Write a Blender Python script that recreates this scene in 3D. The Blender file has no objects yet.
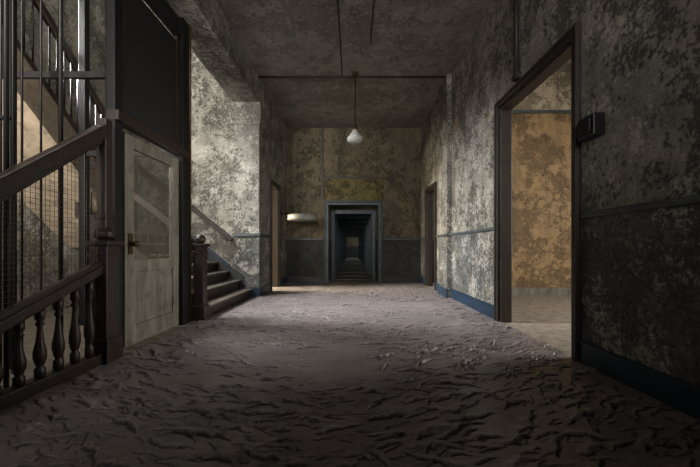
import bpy, bmesh, math, random
import numpy as np
from mathutils import Vector, Matrix
random.seed(4); np.random.seed(4)
S=bpy.context.scene
COL=S.collection
try:
    S.view_settings.view_transform='Standard'
    S.view_settings.look='None'
except Exception: pass

def lin(c):
    return tuple(((v/255)/12.92 if v/255<=0.04045 else (((v/255)+0.055)/1.055)**2.4) for v in c)+(1,)

# ------------------------------------------------------------ materials
class NT:
    def __init__(s,name):
        s.m=bpy.data.materials.new(name); s.m.use_nodes=True
        s.t=s.m.node_tree; s.n=s.t.nodes; s.l=s.t.links
        s.b=s.n['Principled BSDF']
        s.tc=s.n.new('ShaderNodeTexCoord'); s.co=s.tc.outputs['Object']
    def mapping(s,scale):
        m=s.n.new('ShaderNodeMapping'); m.inputs['Scale'].default_value=scale
        s.l.new(s.co,m.inputs['Vector']); return m.outputs[0]
    def noise(s,scale,detail=6,rough=.6,vec=None,dist=0):
        k=s.n.new('ShaderNodeTexNoise'); k.inputs['Scale'].default_value=scale
        k.inputs['Detail'].default_value=detail; k.inputs['Roughness'].default_value=rough
        k.inputs['Distortion'].default_value=dist
        s.l.new(vec or s.co,k.inputs['Vector']); return k.outputs['Fac']
    def ramp(s,f,stops):
        r=s.n.new('ShaderNodeValToRGB'); e=r.color_ramp.elements
        while len(e)<len(stops): e.new(.5)
        for i,(p,c) in enumerate(stops):
            e[i].position=p; e[i].color=c if len(c)==4 else tuple(c)+(1,)
        s.l.new(f,r.inputs[0]); return r.outputs[0]
    def mask(s,f,a,b):
        return s.ramp(f,[(a,(0,0,0,1)),(b,(1,1,1,1))])
    def mix(s,f,a,b,mode='MIX'):
        x=s.n.new('ShaderNodeMix'); x.data_type='RGBA'; x.blend_type=mode
        for i,v in ((0,f),(6,a),(7,b)):
            if isinstance(v,(int,float)): x.inputs[i].default_value=v
            elif isinstance(v,tuple): x.inputs[i].default_value=v
            else: s.l.new(v,x.inputs[i])
        return x.outputs[2]
    def math(s,op,a,b=None):
        x=s.n.new('ShaderNodeMath'); x.operation=op
        for i,v in ((0,a),(1,b)):
            if v is None: continue
            if isinstance(v,(int,float)): x.inputs[i].default_value=v
            else: s.l.new(v,x.inputs[i])
        return x.outputs[0]
    def bump(s,h,strength=.5,dist=.01):
        b=s.n.new('ShaderNodeBump'); b.inputs['Strength'].default_value=strength; b.inputs['Distance'].default_value=dist
        s.l.new(h,b.inputs['Height']); s.l.new(b.outputs[0],s.b.inputs['Normal'])
    def z(s):
        x=s.n.new('ShaderNodeSeparateXYZ'); s.l.new(s.co,x.inputs[0]); return x.outputs[2]
    def col(s,c):
        if isinstance(c,tuple): s.b.inputs['Base Color'].default_value=c
        else: s.l.new(c,s.b.inputs['Base Color'])
    def rough(s,r): s.b.inputs['Roughness'].default_value=r

def plaster(name,base,under,mould,lower=None,amount=.5,scale=1.0,dado=1.22,grime=.5,speck=.6,soft=1.0,pale=None):
    t=NT(name); t.rough(.65)
    n1=t.noise(.9*scale,6,.6); n2=t.noise(4*scale,9,.7,dist=.5); n3=t.noise(20*scale,7,.75)
    blot=t.noise(1.4*scale,10,.72,vec=t.mapping((1,1,.8)),dist=.8)
    c=t.mix(t.mask(n2,.3,.7),lin(base),tuple(v*.68 for v in lin(base)[:3])+(1,))
    if lower:
        lo=t.mix(t.mask(n2,.35,.65),lin(lower),tuple(v*.6 for v in lin(lower)[:3])+(1,))
        c=t.mix(t.math('LESS_THAN',t.z(),dado),c,lo)
    fl=t.math('ADD',t.math('MULTIPLY',n2,.45),t.math('MULTIPLY',n3,.55))
    fl=t.math('ADD',fl,t.math('MULTIPLY',t.math('SUBTRACT',n1,.5),.5))
    k=.1*(0.5-amount)
    pm=t.mask(fl,.52+k,.535+k)
    un=t.mix(t.mask(n3,.35,.65),lin(under),tuple(v*.55 for v in lin(under)[:3])+(1,))
    c=t.mix(t.math('MULTIPLY',pm,soft),c,un)
    rim=t.math('MULTIPLY',t.mask(fl,.505+k,.52+k),t.math('SUBTRACT',1.0,t.mask(fl,.525+k,.545+k)))
    c=t.mix(t.math('MULTIPLY',rim,.7*soft),c,lin(mould))
    g=.1*(grime-.5)
    mm=t.mask(t.math('ADD',t.math('MULTIPLY',blot,.7),t.math('MULTIPLY',n3,.3)),.42-g,.62-g)
    c=t.mix(t.math('MULTIPLY',mm,.68),c,lin(mould))
    sp=t.mask(t.noise(38*scale,5,.8),.55,.6)
    c=t.mix(t.math('MULTIPLY',sp,speck),c,lin(mould))
    if pale:
        pf=t.math('ADD',t.math('MULTIPLY',t.noise(15*scale,8,.82,dist=.3),.7),t.math('MULTIPLY',t.noise(2.1*scale,3,.5),.3))
        c=t.mix(t.math('MULTIPLY',t.mask(pf,.54,.555),.7),c,lin(pale))
    st=t.mask(t.noise(1,6,.65,vec=t.mapping((6,6,.3))),.52,.7)
    c=t.mix(t.math('MULTIPLY',st,.5),c,lin(mould))
    t.col(c)
    h=t.math('ADD',t.math('MULTIPLY',pm,-.7),t.math('MULTIPLY',n3,.9))
    t.bump(h,1,.014)
    return t.m

M={}
M['wall']=plaster('plaster_grey_peeling',(166,162,150),(120,115,104),(46,44,39),(118,120,117),amount=.45,scale=1.4,grime=.46,pale=(202,198,186))
M['well']=plaster('plaster_stairwell',(172,168,154),(122,116,102),(60,58,50),None,amount=.5,scale=1.7,grime=.42,pale=(200,196,184))
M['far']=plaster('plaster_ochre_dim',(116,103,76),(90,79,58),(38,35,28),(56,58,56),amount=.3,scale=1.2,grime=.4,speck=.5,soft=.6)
M['ochre']=plaster('plaster_ochre',(188,154,106),(146,118,82),(90,70,48),None,amount=.4,scale=2.0,grime=.35,speck=.6)
M['ochre_top']=plaster('plaster_frieze',(214,200,172),(170,155,130),(104,92,74),None,amount=.4,scale=1.6,grime=.3)
M['ceil']=plaster('plaster_ceiling',(152,145,137),(134,127,119),(84,78,72),None,amount=.35,scale=1.0,grime=.35,speck=.75,soft=.6)
M['yellow']=plaster('paint_yellow_old',(120,108,54),(96,84,46),(50,44,26),None,amount=.4,scale=2,grime=.3)

def wood(name,c1,c2,r=.45,sc=(14,14,1.5)):
    t=NT(name); n=t.noise(2,6,.6,vec=t.mapping(sc)); k=t.noise(9,4,.6)
    c=t.mix(t.mask(n,.3,.7),lin(c1),lin(c2)); c=t.mix(t.math('MULTIPLY',t.mask(k,.55,.7),.5),c,lin((20,15,12)))
    t.col(c); t.rough(r); t.bump(n,.3,.004); return t.m
M['wood']=wood('dark_oak_varnish',(52,37,28),(28,20,16))
M['frame']=wood('painted_wood_trim_brown',(56,48,40),(36,30,25),.5)
M['door']=wood('painted_door_cream',(134,129,117),(86,81,72),.55,(5,5,1))
M['soffit']=wood('stair_soffit_beige',(158,142,120),(116,103,86),.6,(3,3,3))
M['blue']=wood('baseboard_blue_paint',(28,54,76),(19,38,54),.5,(1.5,1.5,8))
M['bluegrey']=wood('blue_grey_paint',(76,90,98),(46,56,62),.5,(3,3,3))
M['darkframe']=wood('dark_slate_trim',(44,46,46),(28,30,30),.5,(3,3,3))
M['rail']=wood('dado_rail_paint',(84,92,94),(48,54,56),.5,(1.5,1.5,8))
def plain(name,c,r=.5,metal=0):
    t=NT(name); n=t.noise(12,5,.6); t.col(t.mix(t.mask(n,.35,.7),lin(c),tuple(v*.6 for v in lin(c)[:3])+(1,))); t.rough(r)
    t.b.inputs['Metallic'].default_value=metal; t.bump(n,.15,.003); return t.m
M['iron']=plain('black_iron',(24,22,22),.5,.3)
M['panel']=plain('lift_dark_panel',(20,18,17),.6)
M['mesh']=plain('wire_screen',(90,80,66),.6,.2)
M['pipe']=plain('conduit_paint',(46,42,38),.6)
M['white']=plain('white_opal_glass',(200,200,195),.35)
M['grey']=plain('dull_white_enamel',(128,128,122),.5)
M['brass']=plain('tarnished_brass',(84,66,36),.45,.6)
M['stone']=plain('stair_tread_stone',(104,96,88),.7)
M['flake']=plain('paint_flakes',(112,104,94),.8)
M['box']=plain('black_box_enamel',(20,20,20),.4)
g=NT('dusty_glass'); g.col(lin((150,145,130))); g.rough(.25)
gm=g.n.new('ShaderNodeMixShader'); gt=g.n.new('ShaderNodeBsdfTransparent'); gm.inputs[0].default_value=.14
g.l.new(gt.outputs[0],gm.inputs[1]); g.l.new(g.b.outputs[0],gm.inputs[2]); g.l.new(gm.outputs[0],g.n['Material Output'].inputs[0])
M['glass']=g.m

t=NT('floor_peeling_paint'); t.rough(.42)
w=t.noise(1.2,6,.65); f=t.noise(22,8,.7); f2=t.noise(3,6,.6,vec=t.mapping((.7,1.5,1)),dist=.5)
c=t.mix(t.mask(f2,.35,.66),lin((150,141,140)),lin((112,105,104)))
c=t.mix(t.mask(w,.4,.65),c,lin((126,119,118)))
c=t.mix(t.math('MULTIPLY',t.mask(f,.5,.64),.35),c,lin((70,64,63)))
cr=t.n.new('ShaderNodeVertexColor'); cr.layer_name='lip_light_shade'
sx=t.n.new('ShaderNodeSeparateColor'); t.l.new(cr.outputs[0],sx.inputs[0])
c=t.mix(sx.outputs[1],c,lin((214,206,202)))  # light catching the flake edges, painted in as a paler colour
c=t.mix(sx.outputs[0],c,lin((14,11,11)))  # shade in the gaps at the lifted lips, painted near-black
t.col(c); t.bump(f,.35,.004); M['floor']=t.m
t=NT('floor_slab'); f=t.noise(9,8,.7); t.rough(.7)
t.col(t.mix(t.mask(f,.35,.65),lin((160,150,136)),lin((108,99,88)))); t.bump(f,.6,.01); M['slab']=t.m

# ------------------------------------------------------------ mesh builder
JR=random.Random(99)
class MB:
    def __init__(s): s.bm=bmesh.new(); s.mats=[]
    def mi(s,k):
        if k not in s.mats: s.mats.append(k)
        return s.mats.index(k)
    def box(s,x0,x1,y0,y1,z0,z1,m):
        j=JR.uniform(-.0009,.0009)   # hair's-breadth size variation so joined timbers are never coplanar
        x0-=j;x1+=j;y0-=j;y1+=j;z1+=j
        i=s.mi(m); v=[s.bm.verts.new(p) for p in [(x0,y0,z0),(x1,y0,z0),(x1,y1,z0),(x0,y1,z0),(x0,y0,z1),(x1,y0,z1),(x1,y1,z1),(x0,y1,z1)]]
        for q in ((3,2,1,0),(4,5,6,7),(0,1,5,4),(1,2,6,5),(2,3,7,6),(3,0,4,7)):
            fc=s.bm.faces.new([v[a] for a in q]); fc.material_index=i
        return s
    def prism(s,pts,axis,a,b,m):
        i=s.mi(m)
        def P(p,k):
            return {'x':(k,p[0],p[1]),'y':(p[0],k,p[1]),'z':(p[0],p[1],k)}[axis]
        A=[s.bm.verts.new(P(p,a)) for p in pts]; B=[s.bm.verts.new(P(p,b)) for p in pts]
        n=len(pts); fs=[s.bm.faces.new(A[::-1]),s.bm.faces.new(B)]
        for k in range(n): fs.append(s.bm.faces.new([A[k],A[(k+1)%n],B[(k+1)%n],B[k]]))
        for q in fs: q.material_index=i
        return s
    def rod(s,p,q,r,m,n=8,r2=None):
        i=s.mi(m); p=Vector(p); q=Vector(q); d=(q-p).normalized()
        u=d.cross(Vector((0,0,1)));
        if u.length<1e-3: u=Vector((1,0,0))
        u.normalize(); v=d.cross(u); r2=r if r2 is None else r2
        A=[];B=[]
        for k in range(n):
            a=2*math.pi*k/n; o=u*math.cos(a)+v*math.sin(a)
            A.append(s.bm.verts.new(p+o*r)); B.append(s.bm.verts.new(q+o*r2))
        fs=[s.bm.faces.new(A[::-1]),s.bm.faces.new(B)]
        for k in range(n):
            fc=s.bm.faces.new([A[k],A[(k+1)%n],B[(k+1)%n],B[k]]); fc.smooth=n>4; fs.append(fc)
        for fc in fs: fc.material_index=i
        return s
    def bar(s,p,q,w,h,m):
        i=s.mi(m); p=Vector(p); q=Vector(q); d=(q-p).normalized(); u=d.cross(Vector((0,0,1)))
        if u.length<1e-3: u=Vector((1,0,0))
        u.normalize(); v=u.cross(d)
        A=[s.bm.verts.new(p+u*a*w/2+v*b*h/2) for a,b in ((-1,-1),(1,-1),(1,1),(-1,1))]
        B=[s.bm.verts.new(q+u*a*w/2+v*b*h/2) for a,b in ((-1,-1),(1,-1),(1,1),(-1,1))]
        fs=[s.bm.faces.new(A[::-1]),s.bm.faces.new(B)]+[s.bm.faces.new([A[k],A[(k+1)%4],B[(k+1)%4],B[k]]) for k in range(4)]
        for fc in fs: fc.material_index=i
        return s
    def lathe(s,prof,x,y,z,m,n=16):
        i=s.mi(m); rings=[]
        for r,h in prof:
            rings.append([s.bm.verts.new((x+r*math.cos(2*math.pi*k/n),y+r*math.sin(2*math.pi*k/n),z+h)) for k in range(n)])
        for a,b in zip(rings,rings[1:]):
            for k in range(n):
                fc=s.bm.faces.new([a[k],a[(k+1)%n],b[(k+1)%n],b[k]]); fc.material_index=i; fc.smooth=True
        for rg in (rings[0][::-1],rings[-1]):
            fc=s.bm.faces.new(rg); fc.material_index=i
        return s
    def done(s,name,bevel=0,parent=None):
        bmesh.ops.recalc_face_normals(s.bm,faces=s.bm.faces)
        me=bpy.data.meshes.new(name); s.bm.to_mesh(me); s.bm.free()
        for k in s.mats: me.materials.append(M[k])
        o=bpy.data.objects.new(name,me); COL.objects.link(o)
        if bevel:
            b=o.modifiers.new('bevel','BEVEL'); b.width=bevel; b.segments=2; b.limit_method='ANGLE'
        if parent: o.parent=parent
        return o
def empty(name):
    e=bpy.data.objects.new(name,None); COL.objects.link(e); return e

H=4.33; XR=1.92; XL=-1.83; YF=9.22; XO=2.06
DD=1.22
# ------------------------------------------------------------ floors
MB().box(-4.9,7.0,-3.2,40,-.12,0,'slab').done('floor_slab')
nx=640
ys=[0.9]
while ys[-1]<YF-.01:
    ys.append(ys[-1]+max(.0052,ys[-1]*.0033))
ys[-1]=YF-.001; ys=np.array(ys)
xs=np.linspace(-2.0,XR-.001,nx)
X,Y=np.meshgrid(xs,ys)
def vnoise(x,y,seed):
    r=np.random.RandomState(seed).rand(256,256)
    xi=np.floor(x).astype(int); yi=np.floor(y).astype(int); fx=x-xi; fy=y-yi
    fx=fx*fx*(3-2*fx); fy=fy*fy*(3-2*fy)
    g=lambda a,b:r[a%256,b%256]
    return (g(xi,yi)*(1-fx)+g(xi+1,yi)*fx)*(1-fy)+(g(xi,yi+1)*(1-fx)+g(xi+1,yi+1)*fx)*fy
def fbm(x,y,s,o=4):
    v=0;a=.5
    for k in range(o): v=v+a*vnoise(x*2**k+17*k,y*2**k+5*k,s+k); a*=.5
    return v
# peeling paint: each flake is hinged at the back and lifted at a ragged front lip, with shade painted into the gap before it and a lit edge painted on the lip
Z=.010+(fbm(X*1.4,Y*2.0,40,2)-.4)*.014+(fbm(X*9,Y*15,60,3)-.4)*.007
dark=np.zeros_like(Z); rim=np.zeros_like(Z)
WOB=(fbm(X*20,Y*20,90,3)-.43); WOB2=(fbm(X*7,Y*7,190,2)-.37)
RR=np.random.RandomState(5)
def blister(cx,cy,L,Wd,ang,hgt,bend):
    r=L*1.25
    j0,j1=np.searchsorted(ys,[cy-r,cy+r]); i0,i1=np.searchsorted(xs,[cx-r,cx+r])
    if j1-j0<2 or i1-i0<2: return
    sl=(slice(j0,j1),slice(i0,i1))
    x=X[sl]-cx; y=Y[sl]-cy
    c_,s_=math.cos(ang),math.sin(ang)
    u=(x*c_+y*s_)/L+WOB2[sl]*.5; v=(-x*s_+y*c_)/Wd
    v=v-bend*(u*u-.4)+WOB[sl]*1.2+WOB2[sl]*.8
    env=np.clip(1-u*u,0,1)
    back=np.clip(1-v/1.6,0,1)**1.2*(v>=0)
    front=np.clip(1+v*9,0,1)*(v<0)
    hh=hgt*env*(back+front)
    Z[sl]=np.maximum(Z[sl],.006+hh+(Z[sl]-.010)*.5*(hh>0))
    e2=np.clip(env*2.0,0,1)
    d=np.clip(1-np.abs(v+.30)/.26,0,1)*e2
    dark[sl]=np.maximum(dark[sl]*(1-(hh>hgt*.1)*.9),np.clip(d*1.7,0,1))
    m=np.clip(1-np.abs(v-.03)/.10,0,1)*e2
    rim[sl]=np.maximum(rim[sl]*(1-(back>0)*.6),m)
N=4300
for q in range(N):
    cy=.95+8.2*RR.rand()**1.35; cx=-2+3.92*RR.rand()
    dens=fbm(np.array([cx*.9+3]),np.array([cy*.8]),177,2)[0]
    if dens<.12+.14*RR.rand(): continue
    base=.5*math.sin(cx*1.1+.2)*(1 if cy<5 else .4)
    big=RR.rand()
    L=RR.uniform(.03,.09)*(1.0 if big<.76 else 1.9); Wd=L*RR.uniform(.24,.42)
    blister(cx,cy,L,Wd,base+RR.normal(0,.35),RR.uniform(.006,.018)*(1 if big<.76 else 1.5),RR.uniform(-.9,.6))
Z=np.clip(Z-dark*.006,.002,.08)
co=np.stack([X,Y,Z],-1).reshape(-1,3)
ny=len(ys); idx=np.arange(ny*nx).reshape(ny,nx)
F=np.stack([idx[:-1,:-1],idx[:-1,1:],idx[1:,1:],idx[1:,:-1]],-1).reshape(-1,4)
me=bpy.data.meshes.new('floor'); me.from_pydata(co.tolist(),[],F.tolist()); me.update()
ca=me.color_attributes.new('lip_light_shade','FLOAT_COLOR','POINT')
cc=np.ones((ny*nx,4),dtype=np.float32)
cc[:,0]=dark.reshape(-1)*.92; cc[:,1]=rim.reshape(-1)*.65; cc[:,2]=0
ca.data.foreach_set('color',cc.reshape(-1))
me.polygons.foreach_set('use_smooth',[True]*len(me.polygons))
me.materials.append(M['floor'])
o=bpy.data.objects.new('floor',me); COL.objects.link(o)

# ------------------------------------------------------------ walls
w=MB()
w.box(XR,XO,-3,2.84,0,H,'wall').box(XR,XO,2.84,4.28,2.77,H,'wall').box(XR,XO,4.28,7.55,0,H,'wall')
w.box(XR,XO,7.55,8.45,2.4,H,'wall').box(XR,XO,8.45,YF,0,H,'wall')
w.box(XR-.09,XR,6.35,6.95,0,H,'wall')
w.done('wall_right')
w=MB(); dx0,dx1,dz=-.73,.81,2.25
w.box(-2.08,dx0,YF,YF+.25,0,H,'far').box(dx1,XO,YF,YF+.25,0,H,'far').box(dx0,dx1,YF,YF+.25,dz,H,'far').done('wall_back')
w=MB()
w.box(-2.08,XL,7.36,7.42,0,H,'wall').box(-2.08,XL,7.42,8.2,2.45,H,'wall').box(-2.08,XL,8.2,YF,0,H,'wall')
w.box(-2.33,XL,6.5,7.36,0,H,'wall').box(-2.37,XL+.04,6.46,7.0,3.5,3.83,'wall').box(-2.35,XL+.02,6.48,6.98,3.4,3.5,'wall').done('wall_left')
MB().box(-2.33,XL,-3,6.5,3.83,H,'wall').box(-2.3,-2.05,-3,6.75,H,8,'well').done('wall_beam',.01)
MB().box(-4.85,-2.33,6.5,6.75,0,8,'well').done('wall_stairwell_back')
MB().box(-4.85,-4.6,-3,6.5,0,8,'well').done('wall_stairwell_left')
MB().box(-4.85,-2.05,-3.2,-3,0,8,'well').box(-2.05,XO,-3.2,-3,0,H,'wall').done('wall_front')
MB().box(-2.05,XO,-3,YF,H,H+.15,'ceil').done('ceiling')
MB().box(-4.85,-2.05,-3,6.75,8,8.15,'ceil').done('ceiling_stairwell')
w=MB().box(XO,7,6.8,7.0,0,3.78,'ochre').box(XO,7,6.8,7.0,3.78,4.6,'ochre_top').done('wall_side_room_back')
w=MB().box(XO,7,.3,.5,0,4.6,'ochre').done('wall_side_room_front')
w=MB().box(6.8,7,.5,2.2,0,4.6,'ochre').box(6.8,7,2.2,4.8,0,.8,'ochre').box(6.8,7,2.2,4.8,3.6,4.6,'ochre').box(6.8,7,4.8,6.8,0,4.6,'ochre').done('wall_side_room_window')
MB().box(XO,7,.5,6.8,4.6,4.7,'ceil').done('ceiling_side_room')
MB().box(XO,6.8,6.77,6.8,0,.16,'door').box(XO,6.8,6.76,6.8,3.74,3.8,'rail').done('trim_side_room')
MB().box(-4.85,-2.08,9.6,9.8,0,4.4,'ochre').box(-4.85,-2.33,6.75,6.8,0,4.4,'ochre').box(-4.85,-2.08,6.8,9.6,4.33,4.4,'ceil').done('wall_left_room')
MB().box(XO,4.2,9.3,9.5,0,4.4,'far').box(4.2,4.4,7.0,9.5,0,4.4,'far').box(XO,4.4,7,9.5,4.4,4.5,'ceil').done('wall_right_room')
def window(n,x,y0,y1,z0,z1):
    w=MB()
    for a,b,c,d in ((y0,y0+.07,z0,z1),(y1-.07,y1,z0,z1),(y0,y1,z0,z0+.07),(y0,y1,z1-.07,z1),((y0+y1)/2-.025,(y0+y1)/2+.025,z0,z1),(y0,y1,(z0+z1)/2-.025,(z0+z1)/2+.025)):
        w.box(x-.05,x+.05,a,b,c,d,'frame')
    w.done('window_%d'%n)
window(1,6.85,2.2,4.8,.8,3.6)

# trims
w=MB()
for a,b in ((-3,2.74),(4.38,6.35),(6.95,7.47),(8.53,YF)):
    w.box(XR-.025,XR,a,b,0,.19,'blue').box(XR-.035,XR,a,b,.17,.19,'blue')
w.box(XR-.115,XR-.09,6.33,6.97,0,.19,'blue').done('baseboard_right',.004)
w=MB()
for a,b in ((-3,2.74),(4.38,6.35),(6.95,7.47),(8.53,YF)):
    w.box(XR-.022,XR,a,b,DD-.015,DD+.03,'rail')
w.box(XR-.112,XR-.09,6.33,6.97,DD-.015,DD+.03,'rail').done('trim_dado_right',.006)
w=MB().box(-2.08,dx0-.1,YF-.025,YF,0,.19,'darkframe').box(dx1+.1,XR,YF-.025,YF,0,.19,'darkframe').done('baseboard_back',.004)
w=MB().box(-1.83,dx0-.1,YF-.03,YF,DD-.02,DD+.04,'rail').box(dx1+.1,XR,YF-.03,YF,DD-.02,DD+.04,'rail').done('trim_dado_back',.006)
w=MB().box(-2.2,XL+.02,6.475,6.5,0,.19,'blue').box(XL,XL+.02,6.475,7.36,0,.19,'blue').box(XL,XL+.02,8.28,YF,0,.19,'blue').done('baseboard_left',.004)
w=MB().box(-2.35,XL+.025,6.475,6.5,DD-.02,DD+.035,'rail').box(XL,XL+.025,6.475,7.36,DD-.02,DD+.035,'rail').done('trim_dado_left',.006)
def casing_x(name,x,y0,y1,z,side,k='frame',wd=.1,depth=.14):
    w=MB(); a,b=(x-.035,x) if side<0 else (x,x+.035)
    w.box(a,b,y0-wd,y0,0,z+wd,k).box(a,b,y1,y1+wd,0,z+wd,k).box(a,b,y0-wd,y1+wd,z,z+wd,k)
    a2,b2=(a-.015,a) if side<0 else (b,b+.015)
    w.box(a2,b2,y0-wd,y0-wd+.03,0,z+wd,k).box(a2,b2,y1+wd-.03,y1+wd,0,z+wd,k).box(a2,b2,y0-wd,y1+wd,z+wd-.03,z+wd,k)
    xa,xb=(x,x+depth) if side<0 else (x-depth,x)
    w.box(xa,xb,y0-.0,y0+.03,0,z,k).box(xa,xb,y1-.03,y1,0,z,k).box(xa,xb,y0,y1,z-.03,z,k)
    return w.done(name,.005)
casing_x('door_frame',XR,2.84,4.28,2.77,-1,wd=.08)
casing_x('door_frame.001',XR,7.55,8.45,2.4,-1,wd=.08)
casing_x('door_frame.002',XL,7.42,8.2,2.45,1,wd=.06,depth=.25)
k='darkframe'
w=MB().box(dx0-.05,dx0,YF-.04,YF,0,dz+.06,k).box(dx1,dx1+.05,YF-.04,YF,0,dz+.06,k).box(dx0-.05,dx1+.05,YF-.04,YF,dz,dz+.06,k)
w.box(dx0,dx0+.07,YF+.02,YF+.25,0,dz,'bluegrey').box(dx1-.07,dx1,YF+.02,YF+.25,0,dz,'bluegrey').box(dx0,dx1,YF+.02,YF+.25,dz-.06,dz,'bluegrey').done('door_frame.003',.005)
w=MB().box(dx0-.04,dx1+.08,YF-.02,YF,dz+.06,dz+.66,'yellow').box(dx0-.1,dx1+.12,YF-.045,YF,dz+.66,dz+.70,'frame').done('trim_overdoor_panel')
MB().box(dx0-.12,dx0-.07,YF-.05,YF,dz+.1,H,'frame').done('trim_conduit_back')

# ------------------------------------------------------------ distant corridor enfilade
parts=[10.2,11.6,13.4,15.8,19,24,31]
w=MB()
a,b=-.58,.66
for i,y in enumerate(parts):
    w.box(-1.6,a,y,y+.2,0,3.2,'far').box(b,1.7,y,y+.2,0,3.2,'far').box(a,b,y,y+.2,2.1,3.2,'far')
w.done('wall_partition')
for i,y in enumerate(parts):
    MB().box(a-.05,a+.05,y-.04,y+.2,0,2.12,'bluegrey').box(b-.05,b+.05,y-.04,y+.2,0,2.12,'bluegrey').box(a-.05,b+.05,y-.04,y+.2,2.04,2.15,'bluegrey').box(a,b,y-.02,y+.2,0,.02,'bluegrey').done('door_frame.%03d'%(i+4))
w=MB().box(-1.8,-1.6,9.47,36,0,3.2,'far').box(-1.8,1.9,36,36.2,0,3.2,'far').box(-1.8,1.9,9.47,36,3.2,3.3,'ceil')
ye=9.47
wins=[(9.55,10.1),(10.6,11.3),(12.2,13.0),(14.2,15.2),(16.8,18),(21,22.5),(27,29),(33,35)]  # unseen window openings, added so lamps can reach the door frames
for c1,c2 in wins:
    w.box(1.7,1.9,ye,c1,0,3.2,'far').box(1.7,1.9,c1,c2,0,.9,'far').box(1.7,1.9,c1,c2,2.4,3.2,'far'); ye=c2
w.box(1.7,1.9,ye,36,0,3.2,'far'); w.done('wall_distant_corridor')
for i,(c1,c2) in enumerate(wins): window(i+2,1.8,c1,c2,.9,2.4)

# ------------------------------------------------------------ ceiling things
w=MB().rod((-1.83,6.45,H-.02),(XR,6.45,H-.02),.02,'pipe')
w.rod((-.19,-1,H-.015),(-.19,6.4,H-.015),.01,'pipe').rod((.30,-1,H-.015),(.30,5.4,H-.015),.01,'pipe')
w.done('ceiling_conduit')
MB().rod((XR-.03,3.8,2.93),(XR-.03,3.8,H),.03,'pipe',10).box(XR-.06,XR,3.75,3.85,2.9,2.96,'pipe').done('wall_pipe')
e=empty('pendant_lamp')
lx,ly=.06,6.3
w=MB().rod((lx,ly,3.3),(lx,ly,H-.04),.012,'brass').lathe([(.0,0),(.06,0),(.05,.04),(.015,.06),(0,.06)],lx,ly,H-.06,'brass').lathe([(.02,-.02),(.045,0),(.05,.05),(.03,.09),(.012,.14)],lx,ly,3.2,'brass').done('stem',parent=e)
w=MB().lathe([(.02,-.03),(.10,-.025),(.15,.02),(.155,.05),(.135,.09),(.09,.14),(.055,.19),(.05,.215)],lx,ly,3.0,'white',28).done('shade',parent=e)

e=empty('wall_lamp')
w=MB().lathe([(.0,0),(.34,0),(.37,.02),(.37,.13),(.33,.15),(0,.15)],-1.25,8.3,1.66,'grey',36).done('shade',parent=e)
w=MB().rod((-1.83,8.35,1.84),(-1.25,8.3,1.84),.014,'iron').rod((-1.25,8.3,1.80),(-1.25,8.3,1.84),.02,'iron').box(-1.83,-1.79,8.3,8.4,1.76,1.92,'iron').done('bracket',parent=e)

w=MB().box(XR-.09,XR,2.5,2.68,1.82,1.99,'box').box(XR-.11,XR-.09,2.52,2.66,1.85,1.96,'iron').box(XR-.07,XR-.04,2.68,2.72,1.86,1.93,'box').done('wall_switch_box',.006)

# ------------------------------------------------------------ lift enclosure
LX=-2.15
e=empty('lift_enclosure')
w=MB()
w.box(LX-.06,LX+.03,2.95,3.05,0,7.9,'iron').box(LX-.08,LX+.05,4.1,4.26,0,7.9,'iron').box(-3.4,-3.32,2.95,3.03,0,7.9,'iron').box(-3.4,-3.32,4.1,4.18,0,7.9,'iron')
w.box(LX-.05,LX+.06,2.95,4.26,2.11,2.2,'wood').box(LX-.03,LX+.02,2.95,4.2,3.55,3.62,'iron')
w.box(-3.35,LX,4.12,4.16,2.11,2.18,'iron').box(-3.35,LX,2.98,3.02,2.5,2.56,'iron').done('posts',.004,e)
w=MB().box(LX-.02,LX,3.07,4.1,2.24,3.5,'panel').box(LX-.03,LX+.015,3.05,3.12,2.2,3.55,'wood').box(LX-.03,LX+.015,4.03,4.1,2.2,3.55,'wood').box(LX-.02,LX,3.07,4.1,3.62,7.9,'panel').done('upper_panel',0,e)
w=MB().rod((LX+.05,4.28,0),(LX+.05,4.28,7.9),.016,'brass').done('pipe',0,e)
for q,(x,y) in enumerate(((-2.45,2.6),(-2.5,2.5),(-2.62,2.55),(-2.66,2.5))):
    MB().rod((x,y,0),(x,y,7.9),.008,'iron',6).done('cable_%d'%(q+1),0,e)
MB().box(-2.36,-2.32,2.1,2.15,0,7.9,'iron').box(-2.73,-2.69,2.6,2.65,0,7.9,'iron').rod((-2.2,2.1,0),(-2.2,2.1,7.9),.014,'iron').rod((-2.25,2.55,0),(-2.25,2.55,7.9),.016,'iron').box(-2.6,-2.2,2.1,2.13,1.78,1.8,'iron').done('guide_rails',0,e)

e=empty('door_1')
y0,y1=3.1,4.06; xa,xb=LX-.03,LX+.02
w=MB().box(xa,xb,y0,y0+.13,.02,2.05,'door').box(xa,xb,y1-.13,y1,.02,2.05,'door').box(xa+.003,xb-.003,y0+.13,y1-.13,1.93,2.05,'door').box(xa+.003,xb-.003,y0+.13,y1-.13,.02,.2,'door').box(xa+.003,xb-.003,y0+.13,y1-.13,.72,.84,'door').box(xa+.015,xb-.015,y0+.1,y1-.1,.2,.72,'door')
w.box(xa+.01,xb-.01,y0+.2,y1-.2,.28,.64,'door').done('leaf',.006,e)
MB().box(LX-.01,LX-.004,y0+.12,y1-.12,.84,1.94,'glass').done('pane',0,e)
MB().rod((LX+.02,y0+.07,1.0),(LX+.08,y0+.07,1.0),.012,'brass').lathe([(0,0),(.03,.0),(.035,.03),(.02,.05),(0,.05)],LX+.08,y0+.07,.975,'brass').box(LX+.02,LX+.028,y0+.04,y0+.1,.9,1.1,'brass').done('knob',0,e)

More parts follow.
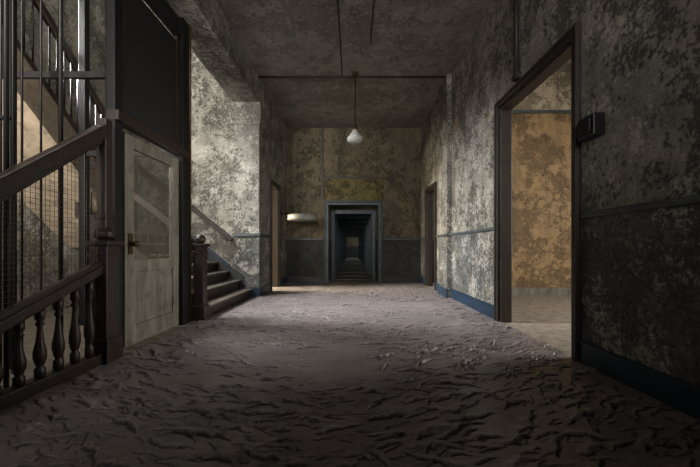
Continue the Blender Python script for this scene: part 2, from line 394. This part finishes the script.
# ------------------------------------------------------------ near balustrade
e=empty('stair_balustrade')
BX=-2.1
def newel(w,x,y,h,s=.075,k='wood'):
    w.box(x-s,x+s,y-s,y+s,0,h,k).box(x-s-.02,x+s+.02,y-s-.02,y+s+.02,0,.2,k)
    w.box(x-s-.03,x+s+.03,y-s-.03,y+s+.03,h,h+.04,k).box(x-s-.01,x+s+.01,y-s-.01,y+s+.01,h-.1,h-.06,k)
    w.lathe([(s*.5,0),(s*.95,.03),(s*1.0,.07),(s*.7,.11),(s*.2,.13),(0.001,.135)],x,y,h+.04,k)
w=MB(); newel(w,BX,2.8,.98,.075); w.box(BX-.04,BX+.04,2.76,2.84,1.1,2.05,'wood').box(BX-.05,BX+.05,2.75,2.85,1.2,1.24,'wood'); w.done('newel',.006,e)
def zl(y): return .81-(2.82-y)*.37
def zu(y): return 1.98-(2.82-y)*.765
w=MB().bar((BX,1.0,zl(1.0)),(BX,2.75,zl(2.75)),.09,.07,'wood').bar((BX,1.0,zl(1.0)+.05),(BX,2.75,zl(2.75)+.05),.06,.04,'wood').bar((BX,1.3,zu(1.3)),(BX,2.8,zu(2.8)),.08,.1,'wood').bar((BX,1.3,zu(1.3)-.07),(BX,2.8,zu(2.8)-.07),.04,.05,'wood')
w.box(BX-.05,BX+.05,1.0,2.73,0,.09,'wood').done('rails',.012,e)
w=MB(); y=1.1
while y<2.7:
    h=zl(y)-.03-.09
    P=[(.022,0),(.03,.02),(.03,.12),(.018,.15),(.026,.19),(.036,.28),(.036,.36),(.024,.5),(.016,.66),(.014,.72),(.026,.76),(.016,.8),(.028,.84),(.028,1.0)]
    w.lathe([(r*1.05,q*h) for r,q in P],BX,y,.09,'wood',12); y+=.14
w.done('balusters',0,e)
w=MB(); y=1.35
while y<2.75:
    w.rod((BX,y,zl(y)+.06),(BX,y,zu(y)-.08),.0016,'mesh',3); y+=.035
for z0 in np.arange(.2,2.0,.035):
    ya=max(1.35,2.82-(1.98-.08-z0)/.765); yb=min(2.72,2.82-(.81+.06-z0)/.37)
    if yb-ya>.05: w.rod((BX,ya,z0),(BX,yb,z0),.0016,'mesh',3)
w.done('wire_screen',0,e)

# ------------------------------------------------------------ staircase
e=empty('staircase')
w=MB(); n=8; tr=.22; rs=.174; x0=-1.98; YA,YB=4.45,6.46
for i in range(n):
    xa=x0-i*tr
    w.box(-3.6 if i==n-1 else xa-tr,xa,YA+.06,YB,0,(i+1)*rs-.03,'wood')
    w.box(-3.6 if i==n-1 else xa-tr-.02,xa+.03,YA+.04,YB,(i+1)*rs-.03,(i+1)*rs,'stone')
zt=n*rs
w.box(-4.59,-3.5,5.3,YB,zt-.18,zt,'stone')
m=13
for i in range(m):
    yb=5.3-i*.2
    w.box(-4.59,-3.55,yb-.2,yb+.02,zt+(i+1)*rs-.03,zt+(i+1)*rs,'stone').box(-4.59,-3.55,yb-.02,yb,zt+i*rs,zt+(i+1)*rs,'wood')
z2=zt+m*rs
w.box(-4.59,-3.5,.2,5.3-m*.2,z2-.2,z2,'stone')
w.done('steps',.004,e)
w=MB()
w.prism([(x0+.02,0),(x0-n*tr,n*rs-.0),(x0-n*tr,n*rs+.2),(x0+.02,.2)],'y',YA,YA+.05,'wood')
w.prism([(5.35,zt+.04),(5.3-m*.2,z2+.04),(5.3-m*.2,z2+.12),(5.35,zt+.12)],'x',-3.56,-3.49,'wood')
w.prism([(5.35,zt-.42),(5.3-m*.2,z2-.42),(5.3-m*.2,z2+.04),(5.35,zt+.04)],'x',-3.55,-3.5,'soffit')
w.prism([(5.35,zt-.42),(5.3-m*.2,z2-.42),(5.3-m*.2,z2-.36),(5.35,zt-.36)],'x',-4.59,-3.55,'soffit')
w.box(-3.55,-3.5,.2,5.3-m*.2,z2-.3,z2+.1,'soffit')
w.prism([(x0-.15,.19),(x0-n*tr,n*rs+.05),(x0-n*tr,n*rs+.25),(x0-.15,.42)],'y',YB+.002,YB+.03,'darkframe')
w.done('stringers',0,e)
w=MB(); newel(w,-2.03,4.42,.98,.065); newel(w,-3.53,5.3,2.45,.06); w.done('newels',.006,e)
w=MB().bar((x0,YA,.92),(-3.55,YA,.92+1.55*.79),.07,.08,'wood').bar((-2.34,YB-.03,1.13),(-4.2,YB-.03,1.13+1.86*.79),.06,.08,'wood').bar((-3.53,5.3,zt+.95),(-3.53,5.3-m*.2,z2+.95),.07,.08,'wood')
w.bar((-2.4,YB-.01,.62),(-3.6,YB-.01,.62+1.2*.79),.03,.05,'blue')
w.done('handrails',.01,e)
w=MB()
for i in range(n*2-1):
    x=x0-.12-i*tr/2; w.rod((x,YA+.02,max(.1,(x0-x)*.79)),(x,YA+.02,.9+(x0-x)*.79),.011,'iron',6)
for i in range(m*2):
    y=5.25-i*.1; w.rod((-3.53,y,zt+(5.3-y)*.87),(-3.53,y,zt+.92+(5.3-y)*.87),.011,'iron',6)
w.done('balusters',0,e)

# ------------------------------------------------------------ debris flakes
w=MB(); R=random.Random(7)
def flake(x,y,s):
    i=w.mi('flake'); a0=R.random()*6.28; k=R.choice([4,5,6]); pts=[]
    tl=R.uniform(-.3,.3)
    for j in range(k):
        a=a0+6.283*j/k; r=s*R.uniform(.6,1.1); pts.append((x+r*math.cos(a),y+r*math.sin(a),.018+abs(tl*r*math.cos(a))))
    vs=[w.bm.verts.new(p) for p in pts]; vt=[w.bm.verts.new((p[0],p[1],p[2]+.004)) for p in pts]
    fs=[w.bm.faces.new(vs[::-1]),w.bm.faces.new(vt)]+[w.bm.faces.new([vs[j],vs[(j+1)%k],vt[(j+1)%k],vt[j]]) for j in range(k)]
    for f in fs: f.material_index=i
for _ in range(380):
    sd=R.random()
    if sd<.6: x=XR-.16-abs(R.gauss(0,.16))
    elif sd<.8: x=-1.7+abs(R.gauss(0,.2))
    else: x=R.uniform(-1.7,1.7)
    flake(x,R.uniform(1.6,9),R.uniform(.006,.02))
for _ in range(40): flake(1.62+R.gauss(0,.08),8.2+R.gauss(0,.12),R.uniform(.02,.05))
w.done('paint_debris')

# ------------------------------------------------------------ lights
def area(name,loc,target,sx,sy,power,col,spread=180):
    l=bpy.data.lights.new(name,'AREA'); l.shape='RECTANGLE'; l.size=sx; l.size_y=sy; l.energy=power; l.color=col; l.spread=math.radians(spread)
    o=bpy.data.objects.new(name,l); o.location=loc
    d=Vector(target)-Vector(loc); o.rotation_euler=d.to_track_quat('-Z','Y').to_euler(); COL.objects.link(o); return o
area('stairwell_top_fill_light',(-3.1,3.2,7.9),(-3.1,4.4,0),2.2,4,200,(1,.98,.94))  # added overhead fill for both stairwell walls; the ceiling has no opening
area('stairwell_window_light',(-4.55,4.5,3.7),(.3,5.2,.0),1.2,1.8,290,(1,.99,.98),66)
area('stairwell_front_fill_light',(-3.0,-2.9,2.6),(-4.0,5.2,2.9),1.2,1.8,110,(1,.96,.9),50)  # added fill to brighten the upper stairs; no window in this wall
area('side_room_window_light',(6.75,3.5,2.2),(1.2,3.8,.9),2.5,2.7,210,(1,.95,.87),140)
area('left_room_window_light',(-4.8,8.0,1.9),(-1,7.9,.1),1.6,2.0,520,(1,.86,.64),130)
area('right_room_window_light',(4.1,8.1,2.0),(1,8.0,.2),1.2,1.6,45,(.98,.95,.9))
area('hall_fill_light',(0,-2.9,3.0),(0,7,3.5),2.8,2.2,38,(1,.97,.94),62)  # added fill behind the camera for the corridor; no window modelled there
for i,(c1,c2) in enumerate(wins):
    area('corridor_fill_light_%d'%i,(1.95,(c1+c2)/2,1.65),(-1,(c1+c2)/2,1.2),c2-c1,1.4,[1,2,3,4,7,12,24,50][i],(.85,.95,1))  # added fill lamps outside the openings, brightening the distant door frames
W=bpy.data.worlds.new('world'); S.world=W; W.use_nodes=True
W.node_tree.nodes['Background'].inputs[0].default_value=(.5,.55,.6,1); W.node_tree.nodes['Background'].inputs[1].default_value=.05

# ------------------------------------------------------------ camera
c=bpy.data.cameras.new('camera'); c.sensor_width=36; c.lens=330/700*36
c.shift_x=-2/700; c.shift_y=15.5/700; c.clip_end=100; c.clip_start=.05
o=bpy.data.objects.new('camera',c); o.location=(0,0,.95); o.rotation_euler=(math.pi/2,0,0); COL.objects.link(o); S.camera=o
